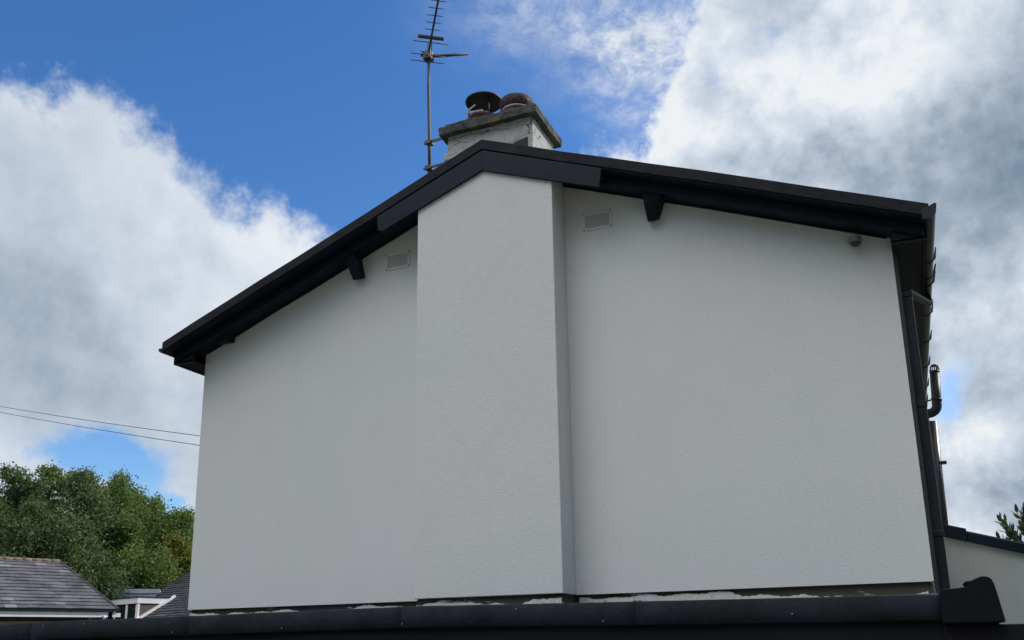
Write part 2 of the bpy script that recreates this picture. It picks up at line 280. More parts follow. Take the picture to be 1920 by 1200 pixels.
# ------------------------------------------------------------------ mesh helpers
def tag(o, label=None, cat=None, group=None, kind=None):
    for k, v in (('label', label), ('category', cat), ('group', group), ('kind', kind)):
        if v: o[k] = v
    return o
def empty(name, loc, label, cat, group=None):
    o = bpy.data.objects.new(name, None); o.location = loc; COL.objects.link(o); o.empty_display_size = 0.3
    return tag(o, label, cat, group)
class MB:
    def __init__(s): s.bm = bmesh.new()
    def poly(s, pts): return s.bm.faces.new([s.bm.verts.new(p) for p in pts])
    def prism(s, a, b):
        """two matching loops a, b -> closed solid"""
        va = [s.bm.verts.new(p) for p in a]; vb = [s.bm.verts.new(p) for p in b]; n = len(a)
        s.bm.faces.new(va); s.bm.faces.new(vb[::-1])
        for i in range(n): s.bm.faces.new((va[i], vb[i], vb[(i+1) % n], va[(i+1) % n]))
        return va+vb
    def xz(s, pts, y0, y1): return s.prism([(x, y0, z) for x, z in pts], [(x, y1, z) for x, z in pts])
    def box(s, x0, x1, y0, y1, z0, z1): return s.xz([(x0, z0), (x1, z0), (x1, z1), (x0, z1)], y0, y1)
    def obox(s, o, u, v, w):
        o, u, v, w = map(Vector, (o, u, v, w))
        return s.prism([o, o+u, o+u+v, o+v], [o+w, o+u+w, o+u+v+w, o+v+w])
    def tube(s, pts, r, n=10, cap=True):
        pts = [Vector(p) for p in pts]; rings = []
        rr = r if isinstance(r, (list, tuple)) else [r]*len(pts)
        up = None
        for i, p in enumerate(pts):
            d = ((pts[min(i+1, len(pts)-1)]-p).normalized()+(p-pts[max(i-1, 0)]).normalized()).normalized()
            if up is None: up = Vector((0, 0, 1)) if abs(d.z) < 0.9 else Vector((1, 0, 0))
            a = d.cross(up).normalized(); b = a.cross(d).normalized(); up = b
            rings.append([s.bm.verts.new(p+(a*math.cos(2*math.pi*k/n)+b*math.sin(2*math.pi*k/n))*rr[i]) for k in range(n)])
        for A, B in zip(rings, rings[1:]):
            for k in range(n):
                f = s.bm.faces.new((A[k], A[(k+1) % n], B[(k+1) % n], B[k])); f.smooth = True
        if cap: s.bm.faces.new(rings[0][::-1]); s.bm.faces.new(rings[-1])
    def lathe(s, c, prof, n=28, sm=True):
        rings = [[s.bm.verts.new((c[0]+r*math.cos(2*math.pi*k/n), c[1]+r*math.sin(2*math.pi*k/n), c[2]+z)) for k in range(n)] for r, z in prof]
        for A, B in zip(rings, rings[1:]):
            for k in range(n): f = s.bm.faces.new((A[k], A[(k+1) % n], B[(k+1) % n], B[k])); f.smooth = sm
        s.bm.faces.new(rings[0][::-1]); s.bm.faces.new(rings[-1])
    def build(s, name, m, parent=None, bevel=0.0, seg=2):
        bmesh.ops.recalc_face_normals(s.bm, faces=s.bm.faces)
        me = bpy.data.meshes.new(name); s.bm.to_mesh(me); s.bm.free()
        o = bpy.data.objects.new(name, me); COL.objects.link(o); me.materials.append(m)
        if parent:
            o.parent = parent; P = Matrix.Identity(4); q = parent
            loc = Vector((0, 0, 0))
            while q: loc += q.location; q = q.parent
            for v in me.vertices: v.co -= loc
        if bevel:
            b = o.modifiers.new('bevel', 'BEVEL'); b.width = bevel; b.segments = seg; b.limit_method = 'ANGLE'; b.angle_limit = R(35)
        return o

# ------------------------------------------------------------------ ground
g_ = MB(); g_.poly([(-1500, -1500, -2.5), (1500, -1500, -2.5), (1500, 1500, -2.5), (-1500, 1500, -2.5)])
tag(g_.build('ground', m_ground), kind='structure')

# ------------------------------------------------------------------ the gable-ended house
AX, AZ, ZT, XL, XR = 3.824, 4.674, 3.059, -0.313, 7.913
def rz(x): return ZT+(x-XL)*(AZ-ZT)/(AX-XL) if x < AX else AZ-(x-AX)*(AZ-ZT)/(XR-AX)
def rzw(x): return rz(x)+0.004*math.sin(x*2.3)+0.0025*math.sin(x*6.1+1)
def strip(mb, xa, xb, ot, ob, y0, y1):
    n = max(1, int((xb-xa)/0.45)); xs = sorted(set([xa+(xb-xa)*i/n for i in range(n+1)]+([AX] if xa < AX < xb else [])))
    if True:
        lo0 = [(x, y0, rzw(x)-ob) for x in xs]; hi0 = [(x, y0, rzw(x)-ot) for x in xs]
        V = [[mb.bm.verts.new(p) for p in L_] for L_ in (lo0, hi0, [(x, y1, z) for x, _, z in hi0], [(x, y1, z) for x, _, z in lo0])]
        for i in range(len(xs)-1):
            for a, b in ((0, 1), (1, 2), (2, 3), (3, 0)): mb.bm.faces.new((V[a][i], V[a][i+1], V[b][i+1], V[b][i]))
        mb.bm.faces.new([V[k][0] for k in range(4)]); mb.bm.faces.new([V[k][-1] for k in range(4)])
        return
    xs = [xa]+([AX] if xa < AX < xb else [])+[xb]
    for a, b in zip(xs, xs[1:]):
        ra, rb = rz(a), rz(b)
        mb.xz([(a, ra-ob), (b, rb-ob), (b, rb-ot), (a, ra-ot)], y0, y1)
LEN = 6.3
house = empty('house', (3.8, 0, -2.5), 'white rendered gable-ended house with black verges and a projecting chimney breast', 'house')
w = MB(); w.xz([(0, 0), (7.6, 0), (7.6, rz(7.6)-0.115), (AX, AZ-0.115), (0, rz(0)-0.115)], 0, 0.28); w.build('gable_wall', m_render, house)
w = MB(); w.xz([(3.059, 0), (4.575, 0), (4.575, rz(4.575)-0.12), (AX, AZ-0.12), (3.059, rz(3.059)-0.12)], -0.354, -0.002); w.build('chimney_breast', m_render, house, 0.006)
w = MB(); w.box(0.02, 7.58, 0.035, 0.28, -2.5, -0.004); w.box(3.08, 4.555, -0.318, 0.033, -2.5, -0.004); w.build('base_wall', m_old, house)
w = MB()
w.box(0.0, 0.28, 0.284, LEN, -2.5, 3.05); w.box(7.32, 7.6, 0.284, LEN, -2.5, 3.0)
w.xz([(0.284, -2.5), (7.316, -2.5), (7.316, 3.0), (AX, AZ-0.13), (0.284, 3.0)], LEN-0.28, LEN)
w.build('wall', m_render, house)
# flaking white fillet along the foot of the wall
def fillet(mb, x0, x1, y, yb, holes=()):
    n = int((x1-x0)/0.02); vt = []; vb = []; vk = []
    ph = random.random()*10
    for i in range(n+1):
        x = x0+(x1-x0)*i/n
        t = -0.046+0.012*math.sin(x*2.1+ph)+0.010*math.sin(x*5.7+1)+0.007*math.sin(x*19+2)+random.uniform(-0.006, 0.006)
        for (a, b, dz) in holes:
            if a < x < b: t += dz*math.sin(math.pi*(x-a)/(b-a))
        vt.append(mb.bm.verts.new((x, y+0.003, t))); vb.append(mb.bm.verts.new((x, y-0.03, -0.16))); vk.append(mb.bm.verts.new((x, yb, t-0.002)))
    for i in range(n):
        mb.bm.faces.new((vb[i], vb[i+1], vt[i+1], vt[i])); mb.bm.faces.new((vt[i], vt[i+1], vk[i+1], vk[i]))
w = MB(); fillet(w, 0.02, 3.05, 0.015, 0.036, ((1.4, 2.3, -0.03), (0.5, 0.9, 0.02))); fillet(w, 3.08, 4.555, -0.335, -0.317, ((3.9, 4.3, -0.025),))
fillet(w, 4.60, 7.55, 0.015, 0.036, ((5.0, 5.35, 0.025), (5.7, 6.1, 0.03), (6.3, 8.0, -0.05)))
w.build('paint_fillet', m_flake, house)
# roof: two slopes of overlapping courses
rf = MB()
for side in (0, 1):
    nC = 16
    for k in range(nC):
        a, b = k/nC, (k+1)/nC
        if side == 0: xa, xb = XL+(AX-XL)*a, XL+(AX-XL)*b
        else: xa, xb = XR+(AX-XR)*a, XR+(AX-XR)*b
        za, zb = rz(xa), rz(xb)
        rf.xz([(xa, za-0.03), (xa, za+0.004), (xb, zb-0.014), (xb, zb-0.03)], -0.375, LEN+0.375)
rf.build('roof', m_tile, house)
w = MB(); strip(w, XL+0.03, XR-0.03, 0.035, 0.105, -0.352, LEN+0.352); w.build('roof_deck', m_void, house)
w = MB()
for k in range(21):
    y = -0.36+k*0.34
    pr = [(AX-0.13, rz(AX-0.13)+0.012), (AX-0.06, AZ+0.02), (AX, AZ+0.035), (AX+0.06, AZ+0.02), (AX+0.13, rz(AX+0.13)+0.012), (AX, AZ-0.03)]
    if 0.55 < y+0.3 or True: w.xz(pr, max(y, 0.55) if y < 0.55 else y, max(y, 0.55)+0.33 if y < 0.55 else y+0.33)
w2 = MB()
for k in range(17):
    y = 0.56+k*0.34; w2.xz(pr, y, y+0.33)
w.bm.free(); w2.build('ridge_tiles', m_tile, house)
# verge capping, undercloak, bargeboards, soffit
w = MB(); strip(w, XL, XR, -0.006, 0.108, -0.387, -0.357); w.build('verge_capping', m_cap, house, 0.006)
w = MB(); strip(w, XL+0.02, XR-0.02, 0.110, 0.122, -0.372, -0.236); w.build('undercloak', m_black, house)
for a, b in ((XL+0.06, 2.60), (5.07, XR-0.06)):
    w = MB(); strip(w, a, b, 0.124, 0.226, -0.234, -0.206); w.build('bargeboard', m_black, house, 0.008)
w = MB()
xs = [(2.575, 0.124), (2.575, 0.30), (2.615, 0.352), (AX, 0.36), (5.05, 0.352), (5.10, 0.124), (AX, 0.124)]
w.xz([(2.575, rz(2.575)-0.124), (2.585, rz(2.585)-0.29), (2.64, rz(2.64)-0.335), (AX, AZ-0.352), (AX, AZ-0.124)], -0.384, -0.358)
w.xz([(AX, AZ-0.124), (AX, AZ-0.352), (5.075, rz(5.075)-0.335), (5.105, rz(5.105)-0.124)], -0.384, -0.358)
o = w.build('apex_board', m_black, house, 0.004)
o['label'] = 'wider boxed bargeboard piece over the chimney breast'
w = MB()
for a, b in ((XL+0.06, 3.055), (4.579, XR-0.06)): strip(w, a, b, 0.190, 0.206, -0.204, -0.003)
# small painting-in strip where the soffit meets the wall
for a, b in ((0.03, 3.055), (4.579, 7.57)): strip(w, a, b, 0.208, 0.222, -0.028, -0.003)
w.build('soffit', m_black, house)
# returns that close the thick apex board back to the wall
w = MB(); w.xz([(2.60, rz(2.6)-0.126), (2.60, rz(2.6)-0.215), (3.055, rz(3.055)-0.215), (3.055, rz(3.055)-0.126)], -0.356, -0.236); w.build('verge_infill', m_black, house)
w = MB(); w.xz([(4.579, rz(4.579)-0.126), (4.579, rz(4.579)-0.19), (5.09, rz(5.09)-0.19), (5.09, rz(5.09)-0.126)], -0.356, -0.236); w.build('verge_infill', m_black, house)
# side eaves: soffit, fascia
for s, name in ((0, 'l'), (1, 'r')):
    w = MB(); w2 = MB()
    if s == 0:
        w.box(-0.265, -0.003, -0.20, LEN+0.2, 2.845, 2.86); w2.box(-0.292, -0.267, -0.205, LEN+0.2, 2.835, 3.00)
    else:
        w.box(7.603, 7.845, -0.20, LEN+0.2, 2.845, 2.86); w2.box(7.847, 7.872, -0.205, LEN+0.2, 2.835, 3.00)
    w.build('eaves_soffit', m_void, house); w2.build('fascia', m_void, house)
for (a, b) in ((-0.29, -0.004), (7.604, 7.87)):
    w = MB(); w.xz([(a, 2.832), (b, 2.832), (b, rz(b)-0.212), (a, rz(a)-0.212)], -0.200, -0.175); w.build('eaves_end_board', m_black, house)
# gutters with brackets
def gutter(xc, y0, y1, zc, sgn, brs):
    g = MB(); r = 0.056; ri = 0.051; n = 12
    out = [(xc+r*math.cos(math.pi+math.pi*k/n), zc+r*math.sin(math.pi+math.pi*k/n)) for k in range(n+1)]
    inn = [(xc+ri*math.cos(math.pi+math.pi*k/n), zc+ri*math.sin(math.pi+math.pi*k/n)) for k in range(n+1)][::-1]
    for k in range(n):
        g.xz([out[k], out[k+1], inn[n-k-1], inn[n-k]], y0, y1)
    for yy in (y0, y1-0.006): g.xz(out, yy-0.002, yy+0.006)
    o = g.build('gutter', m_pvc, house)
    for (yb, horn) in brs:
        b = MB(); R_ = r+0.007
        a = [(xc+R_*math.cos(math.pi+math.pi*k/n), zc+R_*math.sin(math.pi+math.pi*k/n)) for k in range(n+1)]
        c = [(xc+(R_-.006)*math.cos(math.pi+math.pi*k/n), zc+(R_-.006)*math.sin(math.pi+math.pi*k/n)) for k in range(n+1)]
        for k in range(n): b.xz([a[k], a[k+1], c[k+1], c[k]], yb-0.014, yb+0.014)
        if horn:
            e = xc+sgn*R_
            b.xz([(e-sgn*.006, zc-0.03), (e+sgn*0.012, zc-0.012), (e+sgn*horn, zc+0.09), (e+sgn*horn*0.7, zc+0.095), (e-sgn*0.006, zc+0.012)], yb-0.010, yb+0.010)
        b.build('bracket', m_pvc, o)
    return o
gutter(7.904, -0.375, LEN+0.3, 2.992, 1, [(0.66, .026), (1.08, .034), (1.28, .034), (2.2, .026), (3.2, .03), (4.3, .028), (5.4, .026), (6.3, .02)])
gutter(-0.318, -0.375, LEN+0.3, 2.992, -1, [(-0.12, 0), (0.8, .02), (1.8, .02), (2.8, .02), (3.8, .02), (4.8, .02)])
# stop-end fin that sticks out of the right gutter
w = MB(); w.xz([(7.85, 2.93), (7.925, 2.925), (7.958, 2.965), (7.972, 3.045), (7.955, 3.055), (7.90, 3.028), (7.85, 3.022)], -0.392, -0.378); w.build('gutter_stop_end', m_pvc, house)
# gutter union
w = MB(); w.box(7.842, 7.968, 1.75, 1.86, 2.925, 2.99); w.build('gutter_union', m_pvc, house, 0.02)
# downpipe
w = MB()
w.box(7.868, 7.945, 1.52, 1.59, 2.86, 2.94)
neck = MB(); neck.prism([(7.868, 1.52, 2.86), (7.945, 1.52, 2.86), (7.945, 1.59, 2.86), (7.868, 1.59, 2.86)], [(7.628, 0.075, 2.50), (7.716, 0.075, 2.50), (7.716, 0.145, 2.50), (7.628, 0.145, 2.50)])
w.box(7.628, 7.716, 0.075, 0.145, -2.4, 2.498); dp = w.build('downpipe', m_pvc, house, 0.008); neck.build('swan_neck', m_void, dp)
for z in (2.44, 1.45, 0.36, -1.2):
    w = MB(); w.box(7.603, 7.722, 0.068, 0.152, z, z+0.05); w.build('pipe_clip', m_pvc, dp, 0.004)
# narrow black-painted corner strip with bare patches
def f_cs(t, b):
    g = G(t); n = g.noise(2.2, 5, 0.7, (1, 1, 1)); g.l(g.ramp(n, [(0.66, (0.012, 0.014, 0.018)), (0.68, (0.40, 0.41, 0.42))]), b.inputs['Base Color'])
m_cs = mat('chipped_black_corner_paint', (0.012, 0.014, 0.018), 0.5, 0.5, f_cs)
w = MB(); w.box(7.602, 7.634, -0.002, 0.070, -0.3, 2.84); w.build('corner_strip', m_cs, house)
# purlin-end corbels
def corbel(top0, top1, bot0, bot1, zb, yb=-0.075, zmid=None):
    w = MB(); y1 = -0.003
    def zt(x): return rz(x)-0.2
    A_ = [(top0, -0.200, zt(top0)), (top0, y1, zt(top0)), (bot0-0.004, y1, zb+0.03), (bot0, yb, zb), (bot0-0.006, -0.17, zb+0.13)]
    B_ = [(top1, -0.200, zt(top1)), (top1, y1, zt(top1)), (bot1+0.004, y1, zb+0.03), (bot1, yb, zb), (bot1+0.02, -0.17, zb+0.13)]
    w.prism(A_, B_); w.build('purlin_end', m_black, house, 0.006)
corbel(2.04, 2.15, 2.085, 2.20, 3.53); corbel(5.455, 5.63, 5.46, 5.555, 3.542); corbel(0.24, 0.43, 0.25, 0.42, 3.035, -0.12)
# wall vents
def vent(x0, z0, wd, ht):
    w = MB(); y = -0.012
    t = 0.022
    w.box(x0, x0+wd, y, -0.002, z0, z0+t); w.box(x0, x0+wd, y, -0.002, z0+ht-t, z0+ht)
    w.box(x0, x0+t, y, -0.002, z0+t, z0+ht-t); w.box(x0+wd-t, x0+wd, y, -0.002, z0+t, z0+ht-t)
    v = w.build('wall_vent', m_vent, house, 0.003)
    w = MB(); w.box(x0+t, x0+wd-t, -0.004, -0.0015, z0+t, z0+ht-t); w.build('vent_back', m_ventdark, v)
    w = MB(); k = 9; hh = (ht-2*t)/k
    for i in range(k):
        za = z0+t+i*hh
        w.prism([(x0+t, -0.014, za+0.001), (x0+t, -0.005, za+hh*0.75), (x0+t, -0.0045, za+hh*0.45)], [(x0+wd-t, -0.014, za+0.001), (x0+wd-t, -0.005, za+hh*0.75), (x0+wd-t, -0.0045, za+hh*0.45)])
    w.build('louvre', m_vent, v)
    for (a, b) in ((0.01, 0.01), (wd-0.01, 0.01), (0.01, ht-0.01), (wd-0.01, ht-0.01)):
        w = MB(); w.lathe((0, 0, 0), [(0.007, 0), (0.006, 0.003)], 8)
        for q in w.bm.verts: q.co = Vector((x0+a+q.co.x, y-q.co.z, z0+b+q.co.y))
        w.build('screw', m_screw, v)
vent(4.775, 3.605, 0.30, 0.185); vent(2.465, 3.600, 0.30, 0.190)

# chimney
ch = MB(); ch.box(3.335, 4.325, -0.20, 0.43, 4.2, 4.96)
chim = ch.build('chimney', m_stack, house)
def rough_box(x0, x1, y0, y1, z0, z1, step, amp, seed):
    bm = bmesh.new(); bmesh.ops.create_cube(bm, size=1)
    for v in bm.verts: v.co = Vector((x0+(v.co.x+.5)*(x1-x0), y0+(v.co.y+.5)*(y1-y0), z0+(v.co.z+.5)*(z1-z0)))
    bmesh.ops.subdivide_edges(bm, edges=bm.edges[:], cuts=9, use_grid_fill=True)
    from mathutils import noise as mn
    for v in bm.verts:
        p = v.co*9+Vector((seed, 0, 0)); v.co += mn.noise_vector(p)*amp+mn.noise_vector(p*3)*amp*0.4
    return bm
w = MB(); w.bm.free(); w.bm = rough_box(3.255, 4.395, -0.272, 0.50, 4.925, 5.022, 0, 0.010, 3); cap = w.build('chimney_cap', m_conc, chim, 0.008)
w = MB(); w.bm.free(); w.bm = rough_box(3.30, 4.34, -0.20, 0.44, 4.98, 5.085, 0, 0.02, 8); w.build('flaunching', m_conc, chim, 0.02)
# three thin projecting courses (string lines) low on the stack
w = MB(); w.bm.free(); w.bm = rough_box(3.31, 3.62, -0.225, 0.45, 4.64, 4.72, 0, 0.012, 5); w.build('brick_course', m_stack, chim)
# exposed dark patch and edge flashing strip
w = MB(); w.xz([(4.02, 4.60), (4.27, 4.60), (4.27, 4.70), (4.16, 4.68), (4.02, 4.63)], -0.206, -0.201); w.build('bare_brick_patch', mat('dark_bare_masonry', (0.05, 0.052, 0.06), 0.9, 0.2), chim)
# left pot: clay pot, straps, flat disc cowl
p1 = (3.615, 0.10)
w = MB(); w.lathe((p1[0], p1[1], 5.05), [(0.15, 0), (0.145, 0.09), (0.172, 0.13), (0.18, 0.17), (0.168, 0.198), (0.12, 0.200)]); pot = w.build('chimney_pot', m_rust, chim)
w = MB(); w.lathe((p1[0]+0.015, p1[1], 5.440), [(0.205, 0.0), (0.21, 0.012), (0.205, 0.026), (0.03, 0.055)], 36); w.build('disc_cowl', m_darkmetal, chim)
for a in (200, 320, 80):
    w = MB(); c, s_ = math.cos(R(a)), math.sin(R(a)); w.tube([(p1[0]+0.16*c, p1[1]+0.16*s_, 5.20), (p1[0]+0.15*c, p1[1]+0.15*s_, 5.445)], 0.010, 6); w.build('cowl_leg', m_darkmetal, chim)
w = MB(); w.obox((3.50, -0.094, 5.235), (0.20, 0.01, -0.012), (0, -0.006, 0), (0, 0, 0.018)); w.obox((3.50, -0.094, 5.237), (0.11, 0.02, 0.085), (0, -0.006, 0), (-0.006, 0, 0.016)); w.build('pot_strap', m_strap, chim)
# right pot: low vented metal pot
p2 = (4.025, 0.10)
w = MB(); w.lathe((p2[0], p2[1], 5.05), [(0.16, 0), (0.165, 0.16), (0.16, 0.175)]); w.build('chimney_pot', m_rust, chim)
w = MB(); w.lathe((p2[0], p2[1], 5.205), [(0.166, 0), (0.172, 0.004), (0.172, 0.022), (0.166, 0.026)]); w.build('pot_collar', m_strap, chim)
w = MB(); w.lathe((p2[0], p2[1], 5.232), [(0.168, 0), (0.178, 0.01), (0.185, 0.105), (0.175, 0.125), (0.03, 0.155)], 36); lid = w.build('pot_lid', m_rust, chim)
w = MB()
for k in range(14):
    a = 2*math.pi*k/14; c, s_ = math.cos(a), math.sin(a)
    w.obox((p2[0]+0.182*c+0.012*s_, p2[1]+0.182*s_-0.012*c, 5.28), (-0.024*s_, 0.024*c, 0), (0.004*c, 0.004*s_, 0), (0, 0, 0.028))
w.build('lid_slots', m_darkmetal, chim)

# television aerial strapped to the stack
aer = empty('tv_aerial', (2.925, 0.1, 4.75), 'grey television aerial on a thin mast strapped to the left side of the chimney stack', 'aerial')
w = MB(); w.tube([(2.95, 0.1, 4.45), (2.94, 0.1, 5.2), (2.925, 0.1, 5.8), (2.918, 0.1, 6.42)], 0.019, 10); w.build('mast', m_mast, aer)
for z, dz in ((5.10, 0.036), (4.78, 0.03)):
    w = MB(); w.obox((2.88, 0.075, z), (0.46, 0.02, 0.03), (0, 0.012, 0), (0, 0, dz)); w.box(2.905, 2.98, 0.06, 0.14, z-0.004, z+0.042); w.build('wall_bracket', m_mast, aer, 0.003)
bd = Vector((0.574, -0.819, 0)); ed = Vector((0.819, 0.574, 0)); c0 = Vector((2.918, 0.1, 6.30))
w = MB(); w.obox(c0+bd*-0.06-ed*0.010+Vector((0, 0, -0.01)), bd*2.0, ed*0.020, Vector((0, 0, 0.020))); w.build('boom', m_ali, aer)
for i, d in enumerate([0.42+0.121*k for k in range(12)]):
    w = MB(); c = c0+bd*d+Vector((0, 0, 0.006)); w.tube([c-ed*0.088, c+ed*0.088], 0.0048, 6); w.build('director', m_ali, aer)
w = MB(); c = c0+bd*0.295+ed*-0.004
w.obox(c-ed*0.150-bd*0.02+Vector((0, 0, -0.022)), ed*0.30, bd*0.035, Vector((0, 0, 0.04))); w.build('dipole', m_ali, aer, 0.012)
for (d, dz, a, b) in ((0.20, 0.0, -0.20, 0.205), (0.02, 0.0, -0.09, -0.02), (0.05, -0.06, -0.205, 0.20), (-0.02, -0.10, -0.205, 0.205)):
    w = MB(); c = c0+bd*d+Vector((0, 0, dz)); w.tube([c+ed*a, c+ed*b], 0.0055, 6); w.build('reflector_rod', m_ali, aer)
w = MB(); w.tube([c0-ed*0.09+Vector((0, 0, -0.035)), c0+ed*0.12+Vector((0, 0, -0.02)), c0+ed*0.47+Vector((0, 0, 0.055))], [0.020, 0.019, 0.017], 10); w.build('cross_arm', m_mast, aer)
w = MB(); w.obox(c0+Vector((-0.05, -0.05, -0.09)), (0.10, 0, 0), (0, 0.10, 0), (0, 0, 0.10)); w.tube([c0+Vector((0, -0.03, -0.06)), c0+Vector((0.03, -0.04, 0.05))], 0.008, 6); w.build('clamp', m_mast, aer, 0.012)
w = MB(); w.tube([c0+bd*0.29, c0+bd*0.27+Vector((0.01, 0, -0.05)), c0+Vector((0.05, -0.03, -0.10)), (2.945, 0.07, 6.05), (2.948, 0.075, 5.3), (2.965, 0.075, 4.8)], 0.0045, 6); w.build('aerial_cable', m_cable, aer)

# security lamp under the right verge
lamp = empty('security_lamp', (7.31, -0.06, 2.97), 'small round security lamp under the black soffit near the right corner of the gable', 'lamp')
w = MB(); w.lathe((7.31, -0.085, 2.955), [(0.052, 0.045), (0.056, 0.03), (0.055, 0.0), (0.048, -0.008)], 20); w.box(7.285, 7.335, -0.06, -0.003, 2.955, 2.995); w.build('lamp_housing', m_lampbody, lamp, 0.003)
w = MB(); w.lathe((7.31, -0.085, 2.915), [(0.006, 0.0), (0.03, 0.008), (0.044, 0.024), (0.047, 0.031)], 20); w.build('lamp_dome', m_lens, lamp)

# boiler flue and soil pipe on the front wall
fl = empty('flue_pipe', (7.6, 2.0, 1.7), 'black elbowed flue pipe rising beside the gutter on the right of the house', 'flue')
w = MB(); pts = [(7.605, 2.0, 1.80), (7.80, 2.0, 1.815)]
for k in range(1, 8):
    a = math.pi/2*k/7; pts.append((7.80+0.085*math.sin(a), 2.0, 1.815+0.085*(1-math.cos(a))))
pts.append((7.905, 2.0, 2.24)); w.tube(pts, 0.048, 16); w.build('flue_tube', m_pvc, fl)
for q0_, q1_, rr_ in (((7.886, 2.0, 1.945), (7.890, 2.0, 1.965), 0.055), ((7.604, 2.0, 1.80), (7.62, 2.0, 1.80), 0.07)):
    w = MB(); w.tube([q0_, q1_], rr_, 16); w.build('flue_collar', m_pvc, fl)
w = MB(); w.tube([(7.905, 2.0, 2.241), (7.906, 2.0, 2.262)], 0.050, 16); w.tube([(7.908, 2.0, 2.315), (7.909, 2.0, 2.33)], [0.038, 0.025], 16)
for k in range(12):
    a = 2*math.pi*k/12; w.tube([(7.906+0.046*math.cos(a), 2.0+0.046*math.sin(a), 2.262), (7.908+0.035*math.cos(a), 2.0+0.035*math.sin(a), 2.316)], 0.005, 5)
w.build('flue_guard', m_pvc, fl)
sp = empty('soil_pipe', (7.79, 2.35, 0.4), 'dark vertical soil pipe rising from the lower roof to the elbowed flue', 'pipe')
w = MB(); w.tube([(7.800, 2.3, 0.35), (7.834, 2.35, 1.80)], 0.050, 16); w.build('pipe', two('dark_glossy_pipe', (0.015, 0.017, 0.018), (0.028, 0.028, 0.028), 5, 0.35), sp)
w = MB(); w.tube([(7.742, 2.3, 0.35), (7.777, 2.35, 1.80)], 0.009, 8); w.build('conduit', m_strap, sp)
w = MB(); w.box(7.604, 7.92, 2.29, 2.35, 1.33, 1.36); w.build('pipe_bracket', m_pvc, sp, 0.003)
w = MB(); w.tube([(7.80, 2.5, 1.80), (7.80, 2.5, 1.99)], 0.016, 10); w.tube([(7.765, 2.5, 2.06), (7.86, 2.5, 2.075)], 0.010, 6); w.tube([(7.80, 2.5, 1.98), (7.815, 2.5, 2.06)], 0.010, 6); w.tube([(7.77, 2.5, 1.80), (7.775, 2.5, 1.95)], 0.008, 6); w.build('pipe_valve', m_ali, sp)

# ------------------------------------------------------------------ flat-roofed extension in front
ext = empty('flat_roof_extension', (3, -0.5, -2.5), 'low flat-roofed extension edged in black felt along the foot of the gable wall', 'extension')
KY = -1.0
kp = [(-5.0, -0.165), (-2.4, -0.142), (-1.66, -0.128), (-0.5, -0.116), (0.843, -0.112), (2.2, -0.103), (3.45, -0.095), (4.4, -0.108), (5.28, -0.119), (6.1, -0.127), (6.889, -0.134), (7.64, -0.137)]
w = MB(); rgk = random.Random(3)
segs = [(-5.0, -3.2), (-3.2, -1.2), (-1.2, 0.95), (0.95, 3.30), (3.30, 5.42), (5.42, 7.64)]
def kz(x):
    for (a, za), (b, zb) in zip(kp, kp[1:]):
        if a <= x <= b: return za+(zb-za)*(x-a)/(b-a)
    return kp[-1][1] if x > 0 else kp[0][1]
for i, (a, b) in enumerate(segs):
    xs = np.linspace(a, b, 14); dy = 0.0025*(i % 2)
    prev = None
    for x in xs:
        z = kz(x); y = KY-dy+0.006*math.sin(x*3.1)+rgk.uniform(-.002, .002); zt = z+rgk.uniform(-.0015, .0015)
        sec = [(x, y+0.09, zt-0.07), (x, y+0.085, zt-0.004), (x, y+0.05, zt+0.0), (x, y+0.012, zt-0.003), (x, y, zt-0.016), (x, y-0.003, z-0.10), (x, y+0.002, z-0.178), (x, y+0.012, z-0.186), (x, y+0.03, z-0.18)]
        cur = [w.bm.verts.new(p) for p in sec]
        if prev:
            for k in range(len(sec)): f = w.bm.faces.new((prev[k], prev[(k+1) % len(sec)], cur[(k+1) % len(sec)], cur[k])); f.smooth = True
        else: w.bm.faces.new(cur)
        prev = cur
    w.bm.faces.new(prev[::-1])
w.build('felt_kerb', m_felt, ext)
w = MB(); w.poly([(-5.0, KY+0.08, -0.22), (7.64, KY+0.08, -0.22), (7.64, 0.034, -0.15), (-5.0, 0.034, -0.15)]); w.poly([(-5.0, 0.034, -0.15), (-0.002, 0.034, -0.15), (-0.002, 2.5, -0.17), (-5.0, 2.5, -0.17)]); w.build('roof_deck', m_felt_top, ext)
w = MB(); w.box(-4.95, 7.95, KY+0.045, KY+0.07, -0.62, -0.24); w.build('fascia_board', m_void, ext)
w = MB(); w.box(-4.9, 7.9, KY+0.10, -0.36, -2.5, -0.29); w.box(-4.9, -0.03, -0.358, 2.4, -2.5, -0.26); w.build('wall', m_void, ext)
# folded felt corner standing up at the right-hand end
w = MB(); from mathutils import noise as mn
cp = [(7.60, -0.138), (7.62, -0.112), (7.70, -0.110), (7.785, -0.102), (7.782, -0.084), (7.765, -0.068), (7.81, -0.062), (7.85, -0.043), (7.877, -0.035), (7.91, -0.038), (7.935, -0.055), (7.949, -0.095), (7.965, -0.20), (7.976, -0.279), (7.985, -0.345), (7.60, -0.345)]
vs = w.xz(cp, KY-0.05, KY+0.35)
fo = w.build('felt_corner', mat('creased_black_felt', (0.006, 0.007, 0.010), 0.85, 0.15), ext, 0.012)
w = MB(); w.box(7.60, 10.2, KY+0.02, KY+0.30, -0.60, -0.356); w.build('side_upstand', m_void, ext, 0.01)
for x in (-1.0, -0.42, 0.75, 2.05, 3.32, 4.4, 5.15, 6.6):
    w = MB(); z = kz(x)-random.choice((0.04, 0.12, 0.15)); w.lathe((0, 0, 0), [(0.006, 0), (0.004, 0.004)], 8)
    for q in w.bm.verts: q.co = Vector((x+q.co.x, KY-0.012-q.co.z, z+q.co.y))
    w.build('felt_nail', m_strap, ext)

